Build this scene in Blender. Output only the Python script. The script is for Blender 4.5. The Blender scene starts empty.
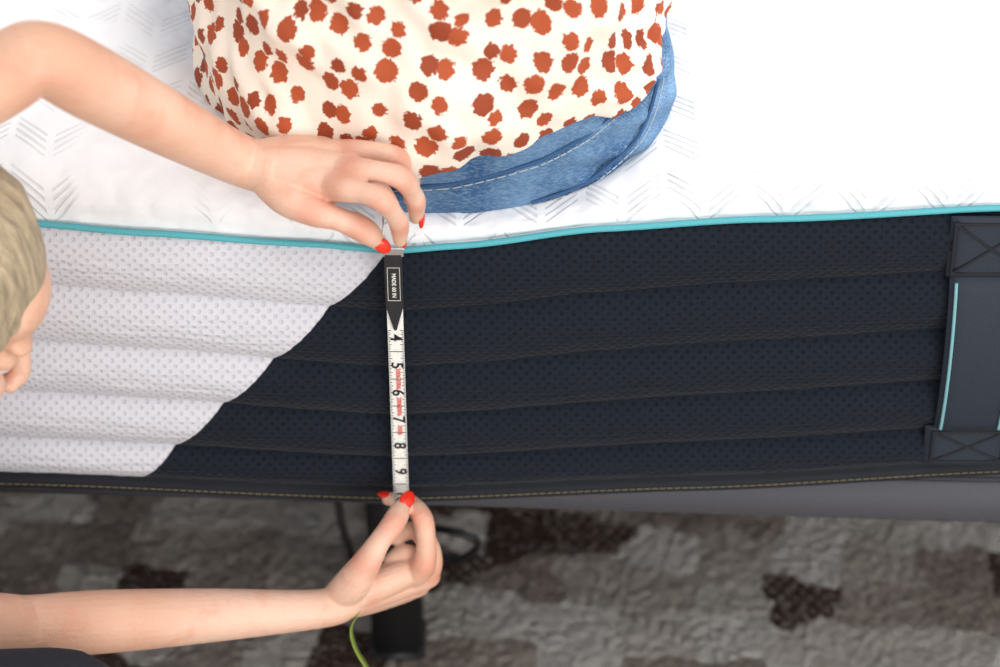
import bpy, bmesh, math, random
from mathutils import Vector, Matrix, noise
random.seed(4)
sc=bpy.context.scene
PITCH=math.radians(38); CP,SP=math.cos(PITCH),math.sin(PITCH)
FPX=2361.0; CAM=Vector((0,-1.418,1.602))
def P(px,py,t):
    u=(px-500)/FPX; v=(333.5-py)/FPX
    return CAM+Vector((u,CP+v*SP,-SP+v*CP))*t
# ------------------------------------------------------------------ helpers
def lerp_keys(keys,x):
    if x<=keys[0][0]: return keys[0][1]
    for (a,va),(b,vb) in zip(keys,keys[1:]):
        if x<=b:
            s=(x-a)/(b-a); s=s*s*(3-2*s)*0.5+s*0.5
            return va+(vb-va)*s
    return keys[-1][1]
def empty(name,loc=(0,0,0)):
    e=bpy.data.objects.new(name,None); e.location=loc; sc.collection.objects.link(e); return e
def obj_from_bm(name,bm,mat=None,parent=None,smooth=True):
    me=bpy.data.meshes.new(name); bm.to_mesh(me); bm.free()
    if mat:
        for m in (mat if isinstance(mat,list) else [mat]): me.materials.append(m)
    if smooth:
        for p in me.polygons: p.use_smooth=True
    o=bpy.data.objects.new(name,me); sc.collection.objects.link(o)
    if parent: o.parent=parent
    return o
def catmull(pts,vals,sub):
    out=[];ov=[]
    n=len(pts)
    for i in range(n-1):
        p0=pts[max(i-1,0)];p1=pts[i];p2=pts[i+1];p3=pts[min(i+2,n-1)]
        v0=vals[max(i-1,0)];v1=vals[i];v2=vals[i+1];v3=vals[min(i+2,n-1)]
        for k in range(sub):
            t=k/sub
            f=lambda a,b,c,d:0.5*((2*b)+(c-a)*t+(2*a-5*b+4*c-d)*t*t+(3*b-a-3*c+d)*t**3)
            out.append(Vector([f(p0[j],p1[j],p2[j],p3[j]) for j in range(3)])); ov.append(f(v0,v1,v2,v3))
    out.append(Vector(pts[-1]));ov.append(vals[-1])
    return out,ov
def tube(bm,pts,rad,flat=1.0,nrm=None,seg=18,sub=6):
    pts=[Vector(p) for p in pts]
    if len(pts)>1: c,r=catmull(pts,rad,sub)
    T=[]
    for i in range(len(c)):
        a=c[max(i-1,0)];b=c[min(i+1,len(c)-1)]
        T.append((b-a).normalized())
    N=Vector(nrm) if nrm else (Vector((0,0,1)) if abs(T[0].z)<.9 else Vector((0,1,0)))
    rings=[]
    def ring(cc,rr,t,N):
        n=(N-t*N.dot(t)).normalized(); b=t.cross(n)
        return [bm.verts.new(cc+b*(rr*math.cos(2*math.pi*k/seg))+n*(rr*flat*math.sin(2*math.pi*k/seg))) for k in range(seg)],n
    K=4
    p0=bm.verts.new(c[0]-T[0]*r[0]*(flat if flat<1 else 1))
    ff=(flat if flat<1 else 1)
    for k in range(1,K):
        a=math.pi/2*k/K
        rg,_=ring(c[0]-T[0]*r[0]*ff*math.cos(a),r[0]*math.sin(a),T[0],N); rings.append(rg)
    for i in range(len(c)):
        rg,n=ring(c[i],r[i],T[i],N); rings.append(rg)
        if not nrm: N=n
    for k in range(K-1,0,-1):
        a=math.pi/2*k/K
        rg,_=ring(c[-1]+T[-1]*r[-1]*ff*math.cos(a),r[-1]*math.sin(a),T[-1],N); rings.append(rg)
    p1=bm.verts.new(c[-1]+T[-1]*r[-1]*ff)
    for k in range(seg):
        bm.faces.new((p0,rings[0][(k+1)%seg],rings[0][k]))
        bm.faces.new((p1,rings[-1][k],rings[-1][(k+1)%seg]))
    for a,b in zip(rings,rings[1:]):
        for k in range(seg):
            bm.faces.new((a[k],a[(k+1)%seg],b[(k+1)%seg],b[k]))
def ellipsoid(bm,c,r,M=None,seg=20):
    mt=Matrix.Translation(Vector(c))@(M.to_4x4() if M else Matrix.Identity(4))@Matrix.Diagonal((r[0],r[1],r[2],1))
    bmesh.ops.create_uvsphere(bm,u_segments=seg,v_segments=seg//2+2,radius=1,matrix=mt)
def organic(name,bm,voxel,it,mat,parent,fac=.5):
    bmesh.ops.recalc_face_normals(bm,faces=bm.faces)
    o=obj_from_bm(name,bm,mat,parent)
    m=o.modifiers.new('fuse','REMESH'); m.mode='VOXEL'; m.voxel_size=voxel; m.use_smooth_shade=True
    s=o.modifiers.new('soft','SMOOTH'); s.factor=fac; s.iterations=it
    return o
def box(bm,x0,x1,y0,y1,z0,z1):
    vs=[bm.verts.new((x,y,z)) for x in (x0,x1) for y in (y0,y1) for z in (z0,z1)]
    for f in ((0,1,3,2),(4,6,7,5),(0,4,5,1),(2,3,7,6),(0,2,6,4),(1,5,7,3)): bm.faces.new([vs[i] for i in f])
def curve_obj(name,pts,r,mat,parent=None,cyclic=False,kind='POLY'):
    cu=bpy.data.curves.new(name,'CURVE'); cu.dimensions='3D'; cu.bevel_depth=r; cu.bevel_resolution=3
    if kind=='POLY':
        s=cu.splines.new('POLY'); s.points.add(len(pts)-1)
        for p,q in zip(s.points,pts): p.co=(*q,1)
    else:
        s=cu.splines.new('BEZIER'); s.bezier_points.add(len(pts)-1)
        for p,q in zip(s.bezier_points,pts): p.co=q; p.handle_left_type=p.handle_right_type='AUTO'
        s.resolution_u=16
    s.use_cyclic_u=cyclic; cu.use_fill_caps=True
    cu.materials.append(mat)
    o=bpy.data.objects.new(name,cu); sc.collection.objects.link(o)
    if parent:o.parent=parent
    return o
def dashes(name,pts,r,mat,parent,dash=2,gap=1):
    bm=bmesh.new(); i=0
    while i+dash<len(pts):
        tube(bm,[pts[i],pts[i+dash]],[r,r],seg=6,sub=1); i+=dash+gap
    return obj_from_bm(name,bm,mat,parent)
# ------------------------------------------------------------------ material graph helper
class G:
    def __init__(s,name,rough=.6,**kw):
        s.m=bpy.data.materials.new(name); s.m.use_nodes=True; s.t=s.m.node_tree; s.n=s.t.nodes
        s.b=s.n['Principled BSDF']; s.b.inputs['Roughness'].default_value=rough
        for k,v in kw.items(): s.b.inputs[k.replace('_',' ')].default_value=v
        s.tc=s.n.new('ShaderNodeTexCoord')
    def lk(s,a,b): s.t.links.new(a,b)
    def _set(s,inp,v):
        if isinstance(v,bpy.types.NodeSocket): s.lk(v,inp)
        else: inp.default_value=v
    def math(s,op,a,b=0.0,c=0.0):
        n=s.n.new('ShaderNodeMath'); n.operation=op
        s._set(n.inputs[0],a); s._set(n.inputs[1],b); s._set(n.inputs[2],c); return n.outputs[0]
    def xyz(s,src=None):
        n=s.n.new('ShaderNodeSeparateXYZ'); s.lk(src or s.tc.outputs['Object'],n.inputs[0]); return n.outputs
    def comb(s,x,y,z=0.0):
        n=s.n.new('ShaderNodeCombineXYZ')
        for i,v in enumerate((x,y,z)): s._set(n.inputs[i],v)
        return n.outputs[0]
    def mapping(s,scale=(1,1,1),rot=(0,0,0),src=None):
        n=s.n.new('ShaderNodeMapping'); n.inputs['Scale'].default_value=scale; n.inputs['Rotation'].default_value=rot
        s.lk(src or s.tc.outputs['Object'],n.inputs[0]); return n.outputs[0]
    def noise(s,scale,detail=2,src=None,rough=.5):
        n=s.n.new('ShaderNodeTexNoise'); n.inputs['Scale'].default_value=scale; n.inputs['Detail'].default_value=detail; n.inputs['Roughness'].default_value=rough
        s.lk(src or s.tc.outputs['Object'],n.inputs['Vector']); return n.outputs['Fac']
    def ss(s,v,a,b,lo=0.0,hi=1.0):
        n=s.n.new('ShaderNodeMapRange'); n.interpolation_type='SMOOTHSTEP'
        s._set(n.inputs[0],v)
        for i,q in enumerate((a,b,lo,hi)): n.inputs[i+1].default_value=q
        return n.outputs[0]
    def ramp(s,v,stops,const=False):
        n=s.n.new('ShaderNodeValToRGB'); s.lk(v,n.inputs[0])
        if const:n.color_ramp.interpolation='CONSTANT'
        e=n.color_ramp.elements
        while len(e)<len(stops): e.new(.5)
        for el,(p,c) in zip(e,stops): el.position=p; el.color=(*c,1)
        return n.outputs[0]
    def mix(s,f,a,b):
        n=s.n.new('ShaderNodeMix'); n.data_type='RGBA'
        s._set(n.inputs[0],f)
        for i,v in ((6,a),(7,b)):
            if isinstance(v,tuple): n.inputs[i].default_value=(*v,1)
            else: s.lk(v,n.inputs[i])
        return n.outputs[2]
    def color(s,c):
        if isinstance(c,tuple): s.b.inputs['Base Color'].default_value=(*c,1)
        else: s.lk(c,s.b.inputs['Base Color'])
    def bump(s,h,dist=.001,strength=1.0):
        n=s.n.new('ShaderNodeBump'); n.inputs['Distance'].default_value=dist; n.inputs['Strength'].default_value=strength
        s.lk(h,n.inputs['Height']); s.lk(n.outputs[0],s.b.inputs['Normal'])
def srgb(r,g,b):
    f=lambda c:(c/255/12.92 if c/255<=.04045 else ((c/255+.055)/1.055)**2.4)
    return (f(r),f(g),f(b))
def plain(name,c,rough=.6,bs=None,bd=.0005,**kw):
    g=G(name,rough,**kw)
    n=g.noise(bs or 200,3)
    g.color(g.mix(g.ss(n,.3,.7),tuple(x*.88 for x in c),c)); g.bump(n,bd); return g.m
# skin
CREASES=[]   # (point, radius) of knuckle areas, used for redness and fine folds
def skin_material():
    g=G('skin',.42); n1=g.noise(9,3); n2=g.noise(45,3)
    base=g.mix(g.ss(n1,.35,.7),srgb(224,174,146),srgb(238,196,172))
    base=g.mix(g.ss(n2,.48,.8,0,.6),base,srgb(222,156,130))
    vn=g.n.new('ShaderNodeTexVoronoi'); vn.feature='DISTANCE_TO_EDGE'; vn.inputs['Scale'].default_value=520
    g.lk(g.tc.outputs['Object'],vn.inputs['Vector'])
    lines=g.noise(150,4,g.mapping((.45,1.6,1.6)),.6)
    acc=None
    for p,r in CREASES:
        d=g.n.new('ShaderNodeVectorMath'); d.operation='DISTANCE'; g.lk(g.tc.outputs['Object'],d.inputs[0]); d.inputs[1].default_value=p
        s=g.ss(d.outputs['Value'],r*.5,r*1.35,1,0)
        acc=s if acc is None else g.math('MAXIMUM',acc,s)
    if acc is not None:
        base=g.mix(g.math('MULTIPLY',acc,.6),base,srgb(216,132,108))
    g.color(base)
    g.b.inputs['Subsurface Weight'].default_value=.15; g.b.inputs['Subsurface Radius'].default_value=(1,.35,.2); g.b.inputs['Subsurface Scale'].default_value=.003
    h=g.math('ADD',g.math('MULTIPLY',g.ss(vn.outputs['Distance'],0,.25),.2),g.math('MULTIPLY',lines,1.3))
    g.bump(h,.0006); return g.m
skin=bpy.data.materials.new('skin_placeholder')
nail=plain('red_nail_polish',srgb(236,54,34),.18,bd=.00001); 
# mattress side fabric
g=G('quilted_side_knit',.8); X,Y,Z=g.xyz()
dots=g.math('MULTIPLY',g.math('SINE',g.math('MULTIPLY',X,2*math.pi/.0088)),g.math('SINE',g.math('MULTIPLY',Z,2*math.pi/.0080)))
d=g.ss(dots,.1,.85)
lineX=g.math('MULTIPLY_ADD',g.math('SUBTRACT',Z,.354),.9135,-.2835)   # diagonal seam between grey and navy
side=g.math('SUBTRACT',X,lineX)
mask=g.ss(side,-.0008,.0008)
fib=g.noise(900,2)
navy=g.mix(d,srgb(20,26,36),srgb(10,14,21)); grey=g.mix(d,srgb(210,209,214),srgb(197,196,203))
navy=g.mix(g.ss(fib,.45,.75,0,.6),navy,srgb(32,39,51))
g.color(g.mix(mask,grey,navy))
sm=g.math('MULTIPLY',g.math('ABSOLUTE',side),300.0); sm=g.math('MINIMUM',sm,1.0)
h=g.math('ADD',g.math('MULTIPLY',d,-.6),g.math('MULTIPLY',fib,.3)); h=g.math('ADD',h,g.math('MULTIPLY',sm,1.0))
g.bump(h,.0008); g.b.inputs['Sheen Weight'].default_value=.08; g.b.inputs['Specular IOR Level'].default_value=.15
side_mat=g.m
# mattress top fabric
g=G('white_quilted_top_knit',.85); X,Y,Z=g.xyz()
YY=g.math('ADD',Y,g.math('MULTIPLY',Z,.8))
W=.030
tri=g.math('PINGPONG',X,W)
ch=g.math('SINE',g.math('MULTIPLY',g.math('ADD',YY,g.math('MULTIPLY',tri,1.0)),2*math.pi/.0080))
# leaf blocks: bands of the zigzag switched on and off
row=g.math('SINE',g.math('MULTIPLY',g.math('ADD',YY,g.math('MULTIPLY',tri,1.0)),2*math.pi/.056))
patch=g.math('MULTIPLY',g.ss(row,.0,.25),g.ss(g.noise(9,1),.38,.48))
leaf=g.math('MULTIPLY',g.ss(tri,.002,.004),g.ss(tri,W-.002,W-.004))
lines=g.math('MULTIPLY',g.math('MULTIPLY',patch,leaf),g.ss(ch,-.1,.7))
near=g.ss(Y,.03,.14,.36,.16)
kn=g.noise(1200,2); big=g.noise(28,2)
g.color(g.mix(g.math('MULTIPLY',lines,near),srgb(241,241,242),srgb(180,184,194)))
h=g.math('ADD',g.math('MULTIPLY',lines,-.42),g.math('MULTIPLY',kn,.2)); h=g.math('ADD',h,g.math('MULTIPLY',big,4.5))
g.bump(h,.0014); top_mat=g.m
teal=plain('teal_piping',srgb(84,176,186),.55,900,.0004)
trim=plain('pale_teal_trim',srgb(122,176,182),.6,900,.0003)
g=G('dark_edge_tape',.8); g.color(srgb(20,23,31)); g.bump(g.noise(800,2),.0006); edge_mat=g.m
strap=plain('navy_webbing',srgb(30,39,53),.7,900,.0006)
khaki=plain('khaki_thread',srgb(120,112,84),.7,900,.0001)
# ------------------------------------------------------------------ mattress
ZP=[(-1.2,.604),(-.5,.602),(-.345,.598),(-.26,.590),(-.148,.580),(-.078,.5735),(-.03,.578),(.074,.593),(.186,.602),(.372,.612),(.9,.615)]
ZB=[(-1.2,.358),(-.4,.354),(-.08,.338),(.16,.350),(.42,.368),(.9,.372)]
def zp(x): return lerp_keys(ZP,x)
def zb(x): return lerp_keys(ZB,x)
def nz(x,y,z,s): return noise.noise(Vector((x*s,y*s,z*s)))
def ztop(x,y):
    fade=1/(1+math.exp((y-.75)/.05))
    gg=math.exp(-abs((x+.035)/.165)**3)*fade
    edge=math.exp(-(y/.12)**2)
    return .648-.047*gg+.004*nz(x,y,0,9)+.003*nz(x,y,5,25)*(1)-.006*edge*math.exp(-((x-.25)/.25)**2)
ROWS=[0,.15,.345,.55,.77,1.0]  # from bottom to piping
def side_y(x,f):
    f2=f+.012*nz(x,1,0,7)*math.sin(math.pi*f)
    for a,b in zip(ROWS,ROWS[1:]):
        if f2<=b or b==1.0:
            q=min(max((f2-a)/(b-a),0),1); break
    puff=abs(math.sin(math.pi*q))**.72
    near=math.exp(-(min(q,1-q)/.16)**2)
    w=.0014*nz(x,f*3,2,26)*puff+.0012*near*nz(x+f*.05,f,7,100)
    sag=.008*math.exp(-((x+.05)/.22)**2)*math.sin(math.pi*min(f,1))
    return .001-.0108*puff-sag+w
def mattress():
    root=empty('mattress')
    xs=[-1.2,-1.195,-1.18]+[-1.15+.05*i for i in range(13)]
    x=-.52
    while x<.54: xs.append(x); x+=.0028
    xs+= [.58,.64,.7,.76,.8,.82,.835,.84]
    prof=[]
    prof.append(('bot',.5)); prof.append(('bot',.05))
    for i in range(6): prof.append(('roll',i/5))
    NS=130
    for i in range(NS+1): prof.append(('side',i/NS))
    for i in range(1,17): prof.append(('round',i/16))
    ys=[]; y=.052
    while y<.45: y+=.008; ys.append(y)
    while y<1.44: y+=.04; ys.append(y)
    for y in ys: prof.append(('top',y))
    prof+= [('back',0),('back',.5),('back',1),('bot',1.45)]
    bm=bmesh.new(); cols=[]
    for x in xs:
        e=min((x+1.2),(.84-x)); k=1 if e>.05 else math.sqrt(max(0,1-(1-e/.05)**2))*.12+.88
        col=[]
        P0,B0=zp(x),zb(x)
        for kind,f in prof:
            if kind=='bot': p=(f,B0-.016)
            elif kind=='roll':
                a=-math.pi/2+math.pi*f; p=(.002-.006*math.cos(a)+.006*0,B0-.009+.0075*math.sin(a))
            elif kind=='side':
                p=(side_y(x,f),B0+(P0-B0)*f)
            elif kind=='round':
                a=math.pi/2*f; yy=.004+.050*(1-math.cos(a)); zt=ztop(x,yy)
                puck=.0016*nz(x,f,3,80)*math.sin(math.pi*min(1,f*1.2)) - .0010*math.cos(a)*nz(x,0,9,60)
                p=(yy-.010*math.sin(2*a)*.9-puck,P0+(zt-P0)*math.sin(a)**.9+puck)
            elif kind=='top': p=(f,ztop(x,f))
            else:
                p=(1.5,[.62,.5,.36][int(f*2)])
            zc=.49
            col.append(bm.verts.new((x,.75+(p[0]-.75)*(k if k<1 else 1),zc+(p[1]-zc)*k)))
        cols.append(col)
    for a,b in zip(cols,cols[1:]):
        for j in range(len(prof)):
            j2=(j+1)%len(prof)
            f=bm.faces.new((a[j],b[j],b[j2],a[j2]))
            kd,kd2=prof[j][0],prof[j2][0]
            f.material_index=0 if kd=='side' and kd2=='side' else (1 if kd2 in('round','top') or kd in('round','top') else 2)
    bm.faces.new(cols[0]).material_index=0; bm.faces.new(list(reversed(cols[-1]))).material_index=0
    bmesh.ops.recalc_face_normals(bm,faces=bm.faces)
    obj_from_bm('mattress_body',bm,[side_mat,top_mat,edge_mat],root)
    pts=[(x,-.0025-.002*nz(x,0,4,6),zp(x)+.0005) for x in [ -1.19+.01*i for i in range(203)]]
    curve_obj('piping',pts,.0026,teal,root)
    st=[(x,-.0048,zb(x)-.0085) for x in [-.52+.002*i for i in range(530)]]
    dashes('edge_stitching',st,.0005,khaki,root,2,1)
    # handle
    bm=bmesh.new()
    hx=lambda z:.357+(.59-z)*.03
    def quad_patch(x0o,x1o,z0,z1,y0,nx=8,nzv=12,bow=0,th=.003):
        g1=[]
        for s in (0,1):
            rows=[]
            for j in range(nzv+1):
                z=z0+(z1-z0)*j/nzv; row=[]
                for i in range(nx+1):
                    xx=hx(z)+x0o+(x1o-x0o)*i/nx
                    ed=1-abs(2*i/nx-1)**6
                    row.append(bm.verts.new((xx,y0-bow*math.sin(math.pi*j/nzv)**.7-(th*ed if s==0 else 0)+(0 if s==0 else .002),z)))
                rows.append(row)
            g1.append(rows)
        for s in (0,1):
            for j in range(nzv):
                for i in range(nx):
                    r=g1[s]; bm.faces.new((r[j][i],r[j][i+1],r[j+1][i+1],r[j+1][i]))
        a,b=g1
        for j in range(nzv):
            for i in (0,nx): bm.faces.new((a[j][i],a[j+1][i],b[j+1][i],b[j][i]))
        for i in range(nx):
            for j in (0,nzv): bm.faces.new((a[j][i],a[j][i+1],b[j][i+1],b[j][i]))
    quad_patch(-.027,.037,.556,.609,-.0095)
    quad_patch(-.030,.037,.372,.410,-.0095)
    quad_patch(-.024,.030,.406,.557,-.010,bow=.010,th=.003)
    bmesh.ops.recalc_face_normals(bm,faces=bm.faces)
    obj_from_bm('handle',bm,strap,root)
    bm=bmesh.new()
    for (z0,z1) in ((.560,.605),(.376,.406)):
        for q in (((-.024,z0),(.032,z1)),((-.024,z1),(.032,z0)),((-.024,z0),(.032,z0)),((-.024,z1),(.032,z1)),((-.024,z0),(-.024,z1)),((.032,z0),(.032,z1))):
            (a,za),(b,zz)=q; pp=[]
            tube(bm,[(hx(za)+a,-.0128,za),(hx(zz)+b,-.0128,zz)],[.0011,.0011],seg=8,sub=1)
    obj_from_bm('handle_cross_stitching',bm,edge_mat,root)
    for off,zlo,zhi in((-.0195,.412,.553),(.0258,.412,.470)):
        pts=[]
        for i in range(30):
            z=zlo+(zhi-zlo)*i/29; q=min(1,max(0,(z-.406)/.151))
            pts.append((hx(z)+off,-.0131-.010*math.sin(math.pi*q)**.7,z))
        curve_obj('handle_teal_trim',pts,.0013,trim,root)
mattress()
# ------------------------------------------------------------------ bed base
base_grey=plain('charcoal_upholstery',srgb(84,84,90),.85,700,.0008)
black=plain('black_metal',srgb(20,19,20),.5,50,.0002)
def bed():
    root=empty('bed_base')
    bm=bmesh.new()
    def Yf(x): return .002+(.42-x)*.046
    cs=[(-1.18,Yf(-1.18)),(.82,Yf(.82)),(.82,1.47),(-1.18,1.47)]
    lo=[bm.verts.new((x,y,.291)) for x,y in cs]; hi=[bm.verts.new((x,y,.322 if x<0 else .350)) for x,y in cs]
    bm.faces.new(lo[::-1]); bm.faces.new(hi)
    for i in range(4): bm.faces.new((lo[i],lo[(i+1)%4],hi[(i+1)%4],hi[i]))
    bmesh.ops.bevel(bm,geom=bm.edges[:],offset=.006,segments=3,affect='EDGES')
    obj_from_bm('upholstered_deck',bm,base_grey,root)
    for i,(x,y) in enumerate(((-.095,.145),(-1.05,.14),(.72,.14),(-.095,1.3),(-1.05,1.3),(.72,1.3))):
        bm=bmesh.new(); box(bm,x-.023,x+.023,y-.023,y+.023,.02,.291)
        box(bm,x-.034,x+.034,y-.034,y+.034,.281,.2915)
        box(bm,x-.026,x+.026,y-.026,y+.026,.015,.024)
        bmesh.ops.bevel(bm,geom=bm.edges[:],offset=.003,segments=2,affect='EDGES')
        obj_from_bm('leg_%d'%(i+1),bm,black,root)
bed()
curve_obj('power_cable',[(-.146,.15,.285),(-.145,.15,.19),(-.138,.15,.135),(-.125,.17,.08),(-.09,.21,.10),(-.055,.16,.144),(-.032,.15,.146),(-.020,.153,.132),(-.036,.16,.108),(-.06,.2,.08),(-.07,.3,.03),(-.05,.5,.022),(.1,1.0,.021)],.0036,black,kind='B')
# ------------------------------------------------------------------ floor, rug, wall
g=G('wood_floor',.5); X,Y,Z=g.xyz(); n=g.noise(6,5,g.mapping((1,9,1)))
g.color(g.ramp(n,[(.3,srgb(156,140,124)),(.7,srgb(190,174,156))])); g.bump(n,.001); 
bm=bmesh.new(); box(bm,-3,3,-3,3,-.05,0); obj_from_bm('floor',bm,g.m,smooth=False)
g=G('wall_paint',.9); g.color(srgb(232,230,226)); g.bump(g.noise(120,2),.0005)
bm=bmesh.new(); box(bm,-3,3,2.95,3,0,2.6); obj_from_bm('wall_back',bm,g.m,smooth=False)
g2=G('white_trim',.5); g2.color(srgb(240,240,238)); g2.bump(g2.noise(50,2),.0001)
bm=bmesh.new(); box(bm,-3,3,2.93,2.95,0,.12); bmesh.ops.bevel(bm,geom=bm.edges[:],offset=.004,segments=2,affect='EDGES'); obj_from_bm('baseboard_back',bm,g2.m,smooth=False)
g=G('patterned_shag_rug',.95)
X,Y,Z=g.xyz()
vec=g.comb(g.math('MULTIPLY_ADD',g.noise(150,4,rough=.7),.010,g.math('ADD',X,.031)),g.math('MULTIPLY_ADD',g.noise(160,4,rough=.7),.010,Y),0.0)
mp=g.mapping((.85,1.0,1),(0,0,.14),vec)
v=g.n.new('ShaderNodeTexVoronoi'); v.voronoi_dimensions='2D'; v.distance='MANHATTAN'; v.inputs['Scale'].default_value=17; v.inputs['Randomness'].default_value=.42; g.lk(mp,v.inputs['Vector'])
cx=g.xyz(v.outputs['Color'])
col=g.ramp(cx[0],[(0,srgb(88,66,58)),(.17,srgb(214,203,192)),(.36,srgb(248,242,235)),(.54,srgb(192,178,168)),(.68,srgb(234,225,215)),(.86,srgb(172,157,147))],True)
dt=g.math('MULTIPLY',g.math('SINE',g.math('MULTIPLY',X,2*math.pi/.014)),g.math('SINE',g.math('MULTIPLY',Y,2*math.pi/.017)))
col=g.mix(g.math('MULTIPLY',g.ss(dt,.4,.7,0,.45),g.ss(cx[1],.6,.65)),col,srgb(220,208,196))
sp=g.noise(240,5,rough=.85); sp2=g.noise(130,4,g.mapping((1,1.6,1),(0,0,.6)),.7)
col=g.mix(g.ss(sp,.5,.62,0,.34),col,srgb(128,110,100)); col=g.mix(g.ss(sp2,.53,.62,0,.34),col,srgb(250,245,238))
g.color(col); g.bump(g.math('ADD',sp,g.math('MULTIPLY',sp2,1.3)),.009); g.b.inputs['Specular IOR Level'].default_value=.1
def axis(lo,hi,f0,f1,fine,coarse):
    out=[lo]
    while out[-1]<hi: out.append(out[-1]+(fine if f0<=out[-1]<=f1 else coarse))
    return out
ax=axis(-1.6,1.6,-.62,.62,.003,.03); ay=axis(-.9,1.7,-.05,.60,.003,.03)
bm=bmesh.new()
grid=[[bm.verts.new((x+.0015*nz(x,y,3,200),y,.010+.0036*nz(x,y,1,150)+.0015*nz(x,y,2,40))) for x in ax] for y in ay]
for j in range(len(ay)-1):
    for i in range(len(ax)-1): bm.faces.new((grid[j][i],grid[j][i+1],grid[j+1][i+1],grid[j+1][i]))
bd=[e for e in bm.edges if e.is_boundary]
r=bmesh.ops.extrude_edge_only(bm,edges=bd)
for q in r['geom']:
    if isinstance(q,bmesh.types.BMVert): q.co.z=.0005
obj_from_bm('area_rug',bm,g.m)
# ------------------------------------------------------------------ tape measure
def tape():
    root=empty('tape_measure')
    white=plain('cream_vinyl_tape',srgb(240,238,230),.4,300,.0001)
    ink=plain('black_print',srgb(22,22,24),.5); red=plain('red_print',srgb(225,96,84),.5)
    plastic=plain('black_plastic_tip',srgb(38,38,42),.35); metal=G('steel_clip',.25); metal.color((.7,.7,.72)); metal.b.inputs['Metallic'].default_value=1; metal=metal.m
    lime=plain('lime_tape_back',srgb(128,150,56),.5)
    x0=-.078; w=.0060; yb=-.0265
    bm=bmesh.new(); L=[]
    path=[(yb,.585),(yb,.50),(yb,.42),(yb,.36),(yb,.328)]
    for y,z in path:
        L.append([bm.verts.new((x0+s*w,y+o,z)) for s,o in ((-1,0),(1,0),(1,.0006),(-1,.0006))])
    for a,b in zip(L,L[1:]):
        for k in range(4): bm.faces.new((a[k],a[(k+1)%4],b[(k+1)%4],b[k]))
    bm.faces.new(L[0]); bm.faces.new(L[-1][::-1])
    bmesh.ops.recalc_face_normals(bm,faces=bm.faces)
    obj_from_bm('tape_strip',bm,white,root,False)
    zn=lambda n:.511-(n-4)*.0266
    bm=bmesh.new()
    for i in range(4*16-8,10*16+6):
        n=i/16; z=zn(n)
        if z>.519: continue
        k=i%16
        l=.0110 if k==8 else (.0050 if k%4==0 else (.0036 if k%2==0 else .0022))
        if k==8:
            box(bm,x0-w+.0002,x0+w-.0002,yb-.0004,yb,z-.00022,z+.00022)
        else:
            box(bm,x0+w-.0002-l*.5,x0+w-.0002,yb-.0004,yb,z-.00016,z+.00016)
            box(bm,x0-w+.0002,x0-w+.0002+l*.5,yb-.0004,yb,z-.00016,z+.00016)
    obj_from_bm('tick_marks',bm,ink,root,False)
    def txt(s,size,z,x,mat,y=yb-.0005):
        cu=bpy.data.curves.new('number_'+s,'FONT'); cu.body=s; cu.size=size; cu.align_x='CENTER'; cu.align_y='CENTER'; cu.extrude=.0001; cu.offset=size*.014
        cu.materials.append(mat); o=bpy.data.objects.new('number_'+s,cu); sc.collection.objects.link(o); o.parent=root
        o.location=(x,y,z); o.rotation_euler=(math.pi/2,math.pi/2,0)
    for n in range(4,11): txt(str(n),.0128,zn(n),x0,ink)
    for z in (zn(5.28),zn(5.68),zn(6.35),zn(6.68),zn(7.4)): txt('2006',.0050,z,x0+.0008,red)
    # plastic tip
    bm=bmesh.new()
    out=[(-.0066,.590),(.0066,.590),(.0066,.543),(.0058,.539),(.0008,.519),(-.0008,.519),(-.0058,.539),(-.0066,.543)]
    a=[bm.verts.new((x0+x,yb-.003,z)) for x,z in out]; b=[bm.verts.new((x0+x,yb+.0012,z)) for x,z in out]
    bm.faces.new(a); bm.faces.new(b[::-1])
    for i in range(8): bm.faces.new((a[i],a[(i+1)%8],b[(i+1)%8],b[i]))
    bmesh.ops.recalc_face_normals(bm,faces=bm.faces)
    bmesh.ops.bevel(bm,geom=bm.edges[:],offset=.0007,segments=2,affect='EDGES')
    obj_from_bm('plastic_tip',bm,plastic,root,False)
    txt('MADE 60 IN',.0042,.562,x0,white,yb-.0033)
    bm=bmesh.new()
    for q in (((-.0045,.548),(.0045,.548)),((-.0045,.578),(.0045,.578)),((-.0045,.548),(-.0045,.578)),((.0045,.548),(.0045,.578))):
        tube(bm,[(x0+q[0][0],yb-.0031,q[0][1]),(x0+q[1][0],yb-.0031,q[1][1])],[.0002,.0002],seg=6,sub=1)
    obj_from_bm('tip_label_outline',bm,white,root)
    bm=bmesh.new(); yy=yb-.001
    for c in (((-.0075,.594),(.0075,.594)),((-.0075,.594),(-.0062,.618)),((.0075,.594),(.0062,.618)),((-.0062,.618),(.0062,.618))):
        tube(bm,[(x0+c[0][0],yy+(c[0][1]-.594)*.2,c[0][1]),(x0+c[1][0],yy+(c[1][1]-.594)*.2,c[1][1])],[.0011,.0011],seg=8,sub=1)
    box(bm,x0-.0078,x0+.0078,yy-.0018,yy+.0015,.588,.594)
    obj_from_bm('steel_clip',bm,metal,root,False)
    # tail below the hand
    c=[P(368,600,1.87),P(354,622,1.865),P(352,634,1.86),P(357,650,1.86),P(368,668,1.86),P(388,700,1.87)]
    bm=bmesh.new(); rows=[]
    cc,_=catmull(c,[1]*len(c),6)
    for i,p in enumerate(cc): rows.append([bm.verts.new(p+Vector((.0006,.006,-.004))),bm.verts.new(p-Vector((.0006,.006,-.004)))])
    for a,b in zip(rows,rows[1:]): bm.faces.new((a[0],a[1],b[1],b[0]))
    o=obj_from_bm('tape_tail',bm,lime,root); s=o.modifiers.new('t','SOLIDIFY'); s.thickness=.0006
tape()
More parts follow.
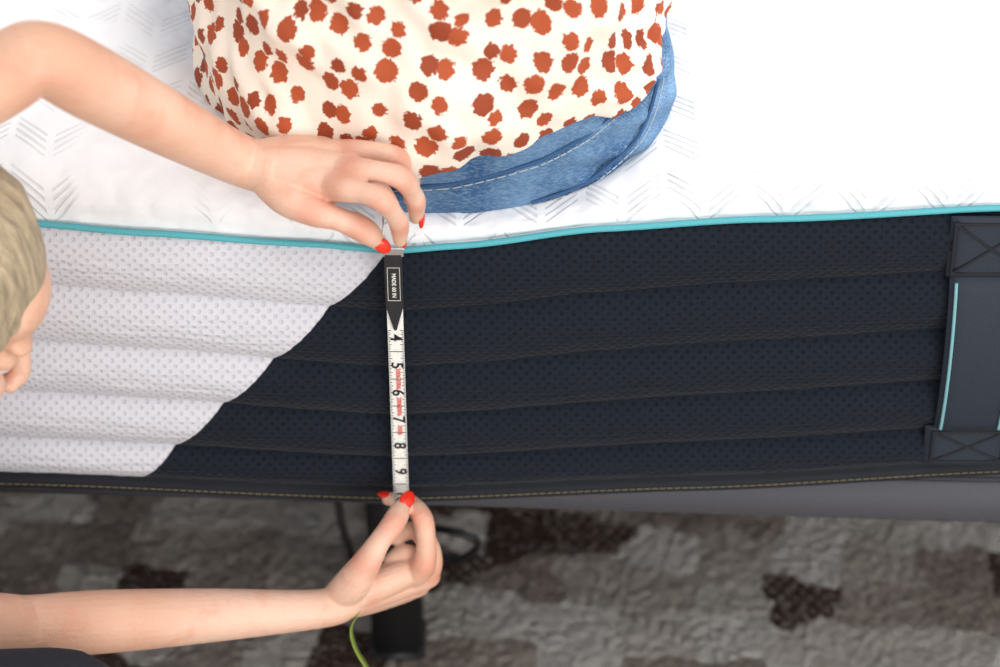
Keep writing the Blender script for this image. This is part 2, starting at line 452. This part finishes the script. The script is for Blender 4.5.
# ------------------------------------------------------------------ head
def head(parent,M,haircol,bun=True,eyes_down=False):
    bm=bmesh.new()
    E=lambda c,r:ellipsoid(bm,c,r)
    E((-.01,0,.03),(.095,.074,.085)); E((.025,0,-.03),(.062,.06,.075)); E((.045,0,-.075),(.045,.04,.035)); E((.075,0,-.098),(.018,.018,.015))
    E((.062,0,.045),(.034,.055,.035))
    for s in (1,-1):
        E((.062,s*.032,-.025),(.026,.022,.022)); E((.078,s*.028,.022),(.014,.022,.007))
        if eyes_down: E((.074,s*.03,.005),(.0135,.0150,.0105))
        tube(bm,[(.0,s*.074,.012),(-.012,s*.083,.01),(-.012,s*.084,-.01),(.0,s*.074,-.032)],[.006,.007,.006,.005],seg=10)
        E((.098,s*.009,-.035),(.008,.007,.006))
    tube(bm,[(.088,0,.018),(.096,0,-.005),(.104,0,-.028),(.098,0,-.038)],[.006,.0075,.009,.007],seg=12)
    tube(bm,[(.088,-.02,-.063),(.096,0,-.060),(.088,.02,-.063)],[.003,.005,.003],seg=10)
    tube(bm,[(.085,-.018,-.070),(.094,0,-.071),(.085,.018,-.070)],[.003,.0055,.003],seg=10)
    tube(bm,[(-.02,0,-.04),(-.035,0,-.11),(-.05,0,-.19)],[.055,.05,.058])
    bmesh.ops.transform(bm,matrix=M,verts=bm.verts)
    organic('head_skin',bm,.0028,3,skin,parent)
    wm=plain('eye_white',(.8,.8,.8),.2,bd=0); im=plain('iris',srgb(70,90,100),.2,bd=0)
    for nm,mt,off,r in (('eyes',wm,.0745,.0105),('irises',im,.0808,.0052)):
        bm=bmesh.new()
        for s in (1,-1): ellipsoid(bm,(off,s*.03,.003 if not eyes_down else -.002),(r,r,r*.7))
        bmesh.ops.transform(bm,matrix=M,verts=bm.verts); obj_from_bm(nm,bm,mt,parent)
    g=G('hair_strands',.5); 
    st=g.noise(30,5,g.mapping((2.2,9,1.6),(0,.5,0)),.65); 
    g.color(g.ramp(st,[(.3,tuple(c*.5 for c in haircol)),(.52,haircol),(.75,tuple(min(1,c*1.35) for c in haircol))])); g.bump(st,.005)
    bm=bmesh.new()
    ellipsoid(bm,(-.016,0,.045),(.104,.085,.09),seg=40)
    ellipsoid(bm,(-.045,0,-.005),(.075,.082,.085),seg=40)
    rr=random.Random(3)
    for i in range(64):
        a=-1.35+2.7*i/63
        sx=.078*math.cos(a*.9)+rr.uniform(-.004,.004)
        p0=(sx,.083*math.sin(a),.068-.045*abs(math.sin(a))+rr.uniform(-.003,.003))
        p1=(sx*.3,.098*math.sin(a),.127-.1*abs(math.sin(a))**2); p2=(-.08,.08*math.sin(a),.07-.08*abs(math.sin(a))); p3=(-.118,.03*math.sin(a),-.01)
        k=rr.uniform(.8,1.25)
        tube(bm,[p0,p1,p2,p3],[.0032*k,.0062*k,.0062*k,.005*k],seg=8,sub=5)
    if bun:
        ellipsoid(bm,(-.135,0,.0),(.035,.04,.04))
    else:
        for i in range(16):
            a=-1.3+2.6*i/15
            tube(bm,[(-.06-.03*math.cos(a),.08*math.sin(a),.0),(-.08-.02*math.cos(a),.085*math.sin(a),-.1),(-.1,.08*math.sin(a),-.2)],[.016,.018,.012],seg=8)
    bmesh.ops.transform(bm,matrix=M,verts=bm.verts)
    organic('hair',bm,.0020,0,g.m,parent)
def frame(origin,fwd,up):
    f=Vector(fwd).normalized(); u=Vector(up); u=(u-f*u.dot(f)).normalized(); l=u.cross(f)
    M=Matrix((f,l,u)).transposed().to_4x4(); M.translation=Vector(origin); return M
# ------------------------------------------------------------------ kneeling woman (measuring)
kw=empty('kneeling_woman')
def finger(bm,joints,rs,knuck=()):
    rs=[r*(1.0 if i<2 else .93) for i,r in enumerate(rs)]
    tube(bm,[P(*j) for j in joints],rs,seg=20,sub=7)
    for k in knuck: CREASES.append((P(*joints[k]),rs[k]*1.25))
L_sh=Vector((-.54,-.16,.70)); R_sh=Vector((-.57,-.29,.46))
NB=[]
def nail_at(tip,prev,facing,size=1.0):
    d=(tip-prev).normalized(); n=facing-d*facing.dot(d); n.normalize(); s=d.cross(n)
    NB.append((tip,d,n,s,size))
def build_nails():
    bm=bmesh.new()
    for tip,d,n,s,size in NB:
        c=tip+d*.0035+n*.0050*size
        M=Matrix((d,s,n)).transposed()
        ellipsoid(bm,c,(.0080*size,.0053*size,.0022*size),M,16)
    obj_from_bm('fingernails',bm,nail,kw)
VIEW=Vector((0,CP,-SP))
def left_arm():
    bm=bmesh.new()
    el=P(38,58,1.53); wr=P(240,160,1.695)
    a1=el.lerp(wr,.25)+Vector((0,0,.002)); a2=el.lerp(wr,.6)
    tube(bm,[L_sh,L_sh.lerp(el,.5),el.lerp(L_sh,.12),el,a1,a2,wr,P(280,170,1.694)],[.044,.034,.027,.0245,.0255,.0228,.0188,.020],seg=28,sub=8)
    W=P(248,163,1.697)
    mcp={'i':P(336,186,1.676),'m':P(347,168,1.678),'r':P(347,154,1.69),'p':P(336,147,1.706)}
    for k,r in (('i',.0128),('m',.0125),('r',.012),('p',.011)):
        m=mcp[k]; st=W.lerp(m,.12)
        tube(bm,[st,W.lerp(m,.55)+Vector((0,0,.001)),m],[.0160,.0135,r*.80],seg=18)
    # fingers: MCP knuckle, proximal, PIP knuckle, DIP, tip
    finger(bm,[(326,184,1.684),(342,188,1.664),(364,193,1.652),(382,200,1.648),(393,213,1.664),(399,224,1.678),(400,240,1.694)],[.0100,.0100,.0084,.0092,.0074,.0079,.0056],(1,3,5))
    finger(bm,[(334,168,1.686),(354,170,1.668),(380,172,1.656),(401,178,1.655),(412,192,1.674),(416,202,1.686),(416,217,1.702)],[.0100,.0098,.0082,.0091,.0074,.0078,.0056],(1,3,5))
    finger(bm,[(336,153,1.700),(352,152,1.688),(376,152,1.680),(397,158,1.682),(408,171,1.702),(411,182,1.712),(410,199,1.724)],[.0096,.0093,.0079,.0087,.0072,.0075,.0056],(1,3))
    finger(bm,[(326,146,1.714),(340,142,1.710),(358,140,1.708),(376,144,1.710),(389,156,1.724),(393,168,1.732),(393,184,1.742)],[.0088,.0082,.0070,.0077,.0065,.0067,.005],(1,3))
    finger(bm,[(262,176,1.700),(286,196,1.686),(314,211,1.678),(338,219,1.678),(356,226,1.684),(368,233,1.690),(378,242,1.697)],[.012,.0140,.0122,.0092,.0102,.0097,.0066],(2,4))
    tube(bm,[P(285,185,1.694),P(318,195,1.688),P(338,190,1.684)],[.0105,.0095,.0075])
    # palm-side flesh behind the fingers
    tube(bm,[P(345,172,1.70),P(380,190,1.70),P(396,214,1.712)],[.009,.007,.005])
    organic('left_arm_and_hand',bm,.0011,1,skin,kw)
    nail_at(P(377,240,1.696),P(366,231,1.689),-VIEW+Vector((.1,0,-.3)),1.0)
    nail_at(P(416,216,1.701),P(416,202,1.689),Vector((1,-.35,.25)),.9)
    nail_at(P(400,238,1.693),P(400,226,1.682),Vector((1,-.4,.1)),.7)
left_arm()
def right_arm():
    bm=bmesh.new()
    el=P(30,626,1.80); wr=P(318,609,1.862)
    tube(bm,[R_sh,R_sh.lerp(el,.5),el.lerp(R_sh,.1),el,el.lerp(wr,.25),el.lerp(wr,.6),wr,P(345,600,1.868)],[.046,.035,.026,.0238,.0245,.0212,.0155,.0165],seg=28,sub=8)
    W=P(328,605,1.866)
    M=[P(424,566,1.868),P(428,576,1.882),P(418,585,1.892),P(403,592,1.898)]
    for m,r in zip(M,(.0100,.0100,.0098,.0092)):
        tube(bm,[W.lerp(m,.1),W.lerp(m,.55),m],[.0145,.0130,r])
    # index arcs over and behind the tape
    finger(bm,[(416,574,1.868),(424,562,1.858),(426,543,1.852),(423,520,1.850),(414,506,1.860),(404,501,1.874),(388,499,1.882)],[.0100,.0098,.0084,.0091,.0078,.0076,.0056],(1,3,4))
    finger(bm,[(420,582,1.884),(430,568,1.876),(432,552,1.870),(425,539,1.866),(415,531,1.870),(406,532,1.874),(396,539,1.876)],[.0098,.0096,.0082,.0089,.0076,.0076,.006],(1,3))
    finger(bm,[(410,588,1.894),(423,580,1.888),(426,568,1.882),(418,558,1.874),(408,553,1.870),(400,554,1.872),(390,561,1.874)],[.0096,.0092,.0079,.0086,.0074,.0074,.006],(1,3))
    finger(bm,[(396,594,1.900),(409,590,1.896),(413,582,1.890),(407,575,1.880),(399,572,1.874),(390,573,1.874),(380,578,1.876)],[.0090,.0084,.0070,.0078,.0066,.0066,.0055],(1,3))
    finger(bm,[(338,596,1.864),(352,584,1.852),(367,562,1.840),(380,541,1.836),(391,527,1.836),(398,515,1.842),(404,504,1.849)],[.012,.0142,.0122,.0093,.0099,.0094,.0064],(2,4))
    tube(bm,[P(352,590,1.862),P(376,580,1.868),P(400,576,1.874)],[.0125,.0115,.010])
    organic('right_arm_and_hand',bm,.0011,1,skin,kw)
    nail_at(P(403,506,1.848),P(397,517,1.841),-VIEW+Vector((.15,0,.1)),1.1)
    nail_at(P(389,499,1.881),P(403,501,1.875),Vector((0,.1,1)),.8)
right_arm()
skin=skin_material()
for n in ('left_arm_and_hand','right_arm_and_hand'): bpy.data.objects[n].data.materials[0]=skin
build_nails()
# body of the kneeling woman
navycloth=plain('navy_knit_top',srgb(28,32,44),.85,600,.001)
bm=bmesh.new()
hip=Vector((-.93,-.36,.24)); chest=(L_sh+R_sh)/2+Vector((-.04,-.02,0))
tube(bm,[hip,hip.lerp(chest,.4)+Vector((0,0,.03)),hip.lerp(chest,.8),chest],[.15,.125,.145,.10],flat=.75,nrm=(.5,-.6,-.4),seg=32,sub=8)
tube(bm,[L_sh,(L_sh+R_sh)/2+Vector((-.02,0,0)),R_sh],[.056,.08,.056])
tube(bm,[L_sh,L_sh.lerp(P(38,55,1.53),.3)],[.054,.045]); tube(bm,[R_sh,R_sh.lerp(P(30,628,1.80),.3)],[.054,.045])
organic('torso_top',bm,.005,3,navycloth,kw)
trouser=plain('dark_navy_trousers',srgb(26,30,40),.8,700,.001)
bm=bmesh.new()
knee=Vector((-.318,-.262,.341))
tube(bm,[hip+Vector((0,.06,0)),Vector((-.66,-.28,.30)),knee],[.11,.085,.058],seg=28)
tube(bm,[knee,Vector((-.42,-.27,.18)),Vector((-.48,-.27,.09))],[.056,.054,.038],seg=24)
tube(bm,[hip+Vector((0,-.06,0)),Vector((-.72,-.46,.16)),Vector((-.52,-.50,.075))],[.11,.085,.06],seg=28)
tube(bm,[Vector((-.52,-.50,.078)),Vector((-.75,-.50,.07)),Vector((-.92,-.50,.06))],[.056,.052,.036],seg=24)
organic('trousers',bm,.004,3,trouser,kw)
shoe=plain('white_sneaker',srgb(225,225,222),.5)
bm=bmesh.new()
tube(bm,[Vector((-.51,-.27,.055)),Vector((-.42,-.27,.052)),Vector((-.33,-.275,.046))],[.038,.038,.028],seg=20)
tube(bm,[Vector((-.93,-.50,.07)),Vector((-1.0,-.5,.06)),Vector((-1.05,-.5,.05))],[.036,.036,.03],seg=20)
organic('shoes',bm,.003,3,shoe,kw)
hc=P(-98,308,1.62)
Mh=frame(hc,(.84,.20,-.50),(.45,.1,.88))@Matrix.Scale(.93,4)
head(kw,Mh,srgb(186,168,138),eyes_down=True)
bm=bmesh.new()
nb=(L_sh+R_sh)/2
tube(bm,[nb,nb.lerp(hc,.45)+Vector((-.02,0,.0)),Mh@Vector((-.03,0,-.06))],[.06,.05,.05]); organic('neck',bm,.004,2,skin,kw)
# ------------------------------------------------------------------ seated woman
sw=empty('seated_woman')
CX,CY=-.050,.128
A=[(.56,.13),(.585,.164),(.61,.179),(.64,.184),(.67,.181),(.70,.173),(.74,.160),(.80,.14)]
def bulge(tt): return .004*math.exp(-((tt+46)/26)**2)
def hipsurf(th,z,off=0):
    a=lerp_keys(A,z)+off; b=a*.66
    c,s=math.cos(th),math.sin(th)
    rx=a-(.020*max(0,-c))           # slimmer towards her left side
    bul=bulge(math.degrees(math.atan2(s,c)))
    return Vector((CX+(rx+bul)*c,CY+(b+bul)*s,z))
g=G('washed_denim',.92); n=g.noise(16,4); w1=g.noise(260,4,g.mapping((1,1,2.5)),.7)
tw=g.math('SINE',g.math('MULTIPLY',g.math('ADD',g.xyz()[0],g.xyz()[2]),3000.0))
c=g.mix(g.ss(n,.36,.66),srgb(58,98,144),srgb(116,154,192)); c=g.mix(g.ss(w1,.42,.7,0,.55),c,srgb(160,186,210)); c=g.mix(g.ss(w1,.45,.28,0,.4),c,srgb(40,74,116))
g.color(c); g.bump(g.math('ADD',g.math('MULTIPLY',w1,1.3),g.math('MULTIPLY',tw,.3)),.0012); g.b.inputs['Specular IOR Level'].default_value=.15; denim=g.m
denim_dark=plain('denim_seam',srgb(52,88,130),.9,500,.0005); thread=plain('denim_thread',srgb(176,188,200),.7)
bm=bmesh.new(); rings=[]; NT=200
zs=[.566+.0025*i for i in range(76)]
for z in zs:
    rg=[]
    for k in range(NT):
        th=2*math.pi*k/NT; dg=math.degrees(th)-360 if th>math.pi else math.degrees(th)
        fold=.0036*math.sin((z-.6)*250+dg*.16+3*nz(th,z*5,0,2))*math.exp(-((dg+36)/24)**2)+.0034*nz(math.cos(th)*3,math.sin(th)*3,z*18,1.8)
        rg.append(bm.verts.new(hipsurf(th,z,fold)))
    rings.append(rg)
bm.faces.new(rings[0][::-1]); bm.faces.new(rings[-1])
for a,b in zip(rings,rings[1:]):
    for k in range(NT): bm.faces.new((a[k],a[(k+1)%NT],b[(k+1)%NT],b[k]))
for s in (1,-1):
    x=CX+s*.095
    tube(bm,[(x-.01*(s<0),.14,.672),(x+s*.01,.32,.685),(CX+s*.115,.52,.69)],[.082 if s>0 else .074,.083,.064],seg=28)
    tube(bm,[(CX+s*.115,.52,.69),(CX+s*.115,.72,.69),(CX+s*.11,.93,.685)],[.062,.056,.04],seg=24)
organic('jeans',bm,.0022,1,denim,sw)
def stitch(name,keys,mat,r=.0006,dash=True,off=.0018):
    pts=[]
    for (t0,z0),(t1,z1) in zip(keys,keys[1:]):
        for i in range(24):
            s=i/24; pts.append(hipsurf(math.radians(t0+(t1-t0)*s),z0+(z1-z0)*s,off))
    if dash: dashes(name,pts,r,mat,sw,2,1)
    else: curve_obj(name,pts,r,mat,sw)
stitch('waistband_seam',[(-115,.618),(-85,.627),(-65,.642),(-52,.656),(-42,.670)],denim_dark,.0015,False,.0010)
stitch('waistband_stitch',[(-115,.615),(-85,.624),(-65,.639),(-52,.653),(-42,.667)],thread,.0005,True,.0032)
stitch('yoke_seam',[(-66,.602),(-52,.612),(-38,.634),(-30,.656),(-25,.675)],denim_dark,.0015,False,.0022)
stitch('yoke_stitch',[(-64,.600),(-50,.610),(-36,.632),(-28,.654),(-23,.673)],thread,.0005,True,.0042)
# blouse
g=G('spotted_blouse',.7)
uv=g.tc.outputs['UV']
X,Y,Z=g.xyz(uv)
wx=g.math('MULTIPLY_ADD',g.math('SUBTRACT',g.noise(300,3,uv),.5),.0075,X); wy=g.math('MULTIPLY_ADD',g.math('SUBTRACT',g.noise(310,3,g.mapping((1,1,1),(0,0,1),uv)),.5),.0075,Y)
v=g.n.new('ShaderNodeTexVoronoi'); v.voronoi_dimensions='2D'; v.inputs['Scale'].default_value=56; v.inputs['Randomness'].default_value=.56
g.lk(g.mapping((1,.80,1),(0,0,.3),g.comb(wx,wy,0.0)),v.inputs['Vector'])
cc=g.xyz(v.outputs['Color'])
dd=g.math('SUBTRACT',v.outputs['Distance'],g.math('MULTIPLY',cc[1],.15))
mask=g.ss(dd,.24,.285,1,0)
cl=g.noise(500,2,uv)
rust=g.mix(g.ss(cc[0],.2,.8),srgb(174,80,44),srgb(150,66,38))
g.color(g.mix(mask,srgb(241,228,212),rust)); g.bump(cl,.0004); g.b.inputs['Specular IOR Level'].default_value=.3
blouse_mat=g.m
HEM=[(-180,.626),(-150,.630),(-125,.636),(-105,.638),(-90,.642),(-76,.652),(-64,.664),(-54,.671),(-44,.668),(-32,.677),(-14,.702),(10,.72),(60,.72),(120,.70),(180,.626)]
BA=[(.62,.184),(.66,.186),(.70,.184),(.74,.179),(.80,.175),(.88,.165),(.98,.165),(1.06,.172),(1.11,.150),(1.15,.085),(1.17,.058)]
def blouse_pt(th,z,hem):
    a=lerp_keys(BA,z); b=a*.67 if z<1.0 else a*.58
    c=math.cos(th)
    ax=a
    if z<.85: ax-=.014*max(0,c)
    ax-=(.015+max(0,.10*(.72-z)))*max(0,-c) if z<.85 else 0
    dz=z-hem; tt=math.degrees(th)
    if tt<-180: tt+=360
    fold=.004*math.sin(7*th+18*z)*math.exp(-dz*3)+.009*nz(math.cos(th),math.sin(th),z*4,3.2)+.007*nz(math.cos(th)*2,math.sin(th)*2,z*10+th,4)
    fold+=.0060*math.sin(z*75+th*5)*math.exp(-((tt+130)/28)**2)      # drape creases over her left hip
    fold+=.0060*math.sin(z*60-th*7)*math.exp(-((tt+60)/24)**2)
    fold=max(fold,-.006)
    puff=.0085*math.sin(min(dz/.030,1)*math.pi*.5)+.0045
    if z<.76: puff+=bulge(tt)*min(1,(.76-z)/.05)
    puff+=.006*math.exp(-((tt+46)/10)**2)*math.exp(-((dz-.014)/.012)**2)
    puff+=.0040*math.sin(dz*330+tt*.12)*math.exp(-((tt+32)/18)**2)*math.exp(-dz*18)
    lean=.0 if z<.85 else (z-.85)*.12
    return Vector((CX+(ax+fold+puff)*c,CY+lean+(b+fold+puff)*math.sin(th),z))
bm=bmesh.new(); uvl=bm.loops.layers.uv.new('UVMap'); cols=[]; NC=280; NR=170
for i in range(NC+1):
    dg=-270+360*i/NC; th=math.radians(dg)
    d2=dg if dg>=-180 else dg+360
    hem=lerp_keys(HEM,d2)+.0015*math.sin(d2*.21)+.001*math.sin(d2*.47)
    col=[]
    for j in range(NR+1):
        s=(j/NR)**1.35; z=hem+(1.17-hem)*s
        col.append((bm.verts.new(blouse_pt(th,z,hem)),(th*.165,z)))
    cols.append(col)
for a,b in zip(cols,cols[1:]):
    for j in range(NR):
        q=(a[j],b[j],b[j+1],a[j+1]); f=bm.faces.new([k[0] for k in q])
        for l,k in zip(f.loops,q): l[uvl].uv=k[1]
bmesh.ops.remove_doubles(bm,verts=bm.verts,dist=.00001)
o=obj_from_bm('blouse',bm,blouse_mat,sw); m=o.modifiers.new('cloth','SOLIDIFY'); m.thickness=.0016; m.offset=-1
# sleeves, arms, head
for s,nm in ((1,'right'),(-1,'left')):
    sh=Vector((CX+s*.155,CY+.03,1.09)); elb=Vector((CX+s*.20,CY+.12,.87)); wr=Vector((CX+s*.10,CY+.33,.80))
    bm=bmesh.new(); tube(bm,[sh,sh.lerp(elb,.5),sh.lerp(elb,.95)],[.058,.052,.050],seg=26)
    bmesh.ops.recalc_face_normals(bm,faces=bm.faces)
    ul=bm.loops.layers.uv.new('UVMap')
    for f in bm.faces:
        for l in f.loops: l[ul].uv=(l.vert.co.x+l.vert.co.y,l.vert.co.z)
    obj_from_bm(nm+'_sleeve',bm,blouse_mat,sw)
    bm=bmesh.new(); tube(bm,[sh.lerp(elb,.6),elb,elb.lerp(wr,.4),wr],[.038,.034,.033,.022],seg=24)
    fd=(wr-elb).normalized(); sd=Vector((1,0,0)); sd=(sd-fd*sd.dot(fd)).normalized(); up=sd.cross(fd)
    tube(bm,[wr,wr+fd*.05,wr+fd*.085],[.022,.038,.034],flat=.38,nrm=up)
    for k in range(4):
        o0=wr+fd*.08+sd*(-.027+.018*k); ln=(.065,.075,.07,.055)[k] if s<0 else (.055,.07,.075,.065)[k]
        tube(bm,[o0,o0+fd*ln*.5,o0+fd*ln*.85-Vector((0,0,.02)),o0+fd*ln*.9-Vector((0,0,.035))],[.009,.0085,.008,.007])
    t0=wr+fd*.02-sd*s*.022
    tube(bm,[t0,t0+fd*.03-sd*s*.02,t0+fd*.055-sd*s*.022-Vector((0,0,.01))],[.013,.011,.008])
    organic(nm+'_arm',bm,.0035,2,skin,sw)
Ms=frame((CX,CY+.08,1.33),(0,1,-.15),(0,0,1))
head(sw,Ms,srgb(96,66,46),bun=False)
bm=bmesh.new()
for s in (1,-1):
    x=CX+s*.11; tube(bm,[(x,.94,.69),(x,.99,.70),(x+s*.01,1.0,.76),(x+s*.012,.99,.80)],[.036,.036,.034,.022],flat=1)
organic('feet',bm,.0035,3,skin,sw)
# ------------------------------------------------------------------ lights
w=bpy.data.worlds.new('daylight'); sc.world=w; w.use_nodes=True
bg=w.node_tree.nodes['Background']; bg.inputs[0].default_value=(.965,.975,1,1); bg.inputs[1].default_value=.96
def area(name,loc,target,size,power,col):
    l=bpy.data.lights.new(name,'AREA'); l.shape='RECTANGLE'; l.size=size[0]; l.size_y=size[1]; l.energy=power; l.color=col
    o=bpy.data.objects.new(name,l); sc.collection.objects.link(o); o.location=loc
    o.rotation_euler=(Vector(target)-Vector(loc)).to_track_quat('-Z','Y').to_euler()
area('window_light_back',(1.2,1.9,2.5),(0,.2,.6),(1.8,1.4),94,(1,.98,.955))
area('quilt_fill_overhead',(.5,-.9,2.7),(0,0,.45),(1.2,.8),14,(1,.98,.96))  # added fill from above, brings out the quilt rows; no fixture
area('rug_fill_front',(1.2,-2.4,.75),(.1,.25,.1),(1.8,1.0),40,(1,.98,.96))  # added low fill to lift the rug under the bed; no window
# ------------------------------------------------------------------ camera
cd=bpy.data.cameras.new('camera'); cam=bpy.data.objects.new('camera',cd); sc.collection.objects.link(cam)
cd.sensor_width=36; cd.lens=FPX*36/1000; cam.location=CAM; cam.rotation_euler=(math.pi/2-PITCH,0,0)
cd.dof.use_dof=True; cd.dof.focus_distance=1.75; cd.dof.aperture_fstop=3.6
sc.camera=cam
try: sc.view_settings.view_transform='Standard'
except Exception: pass
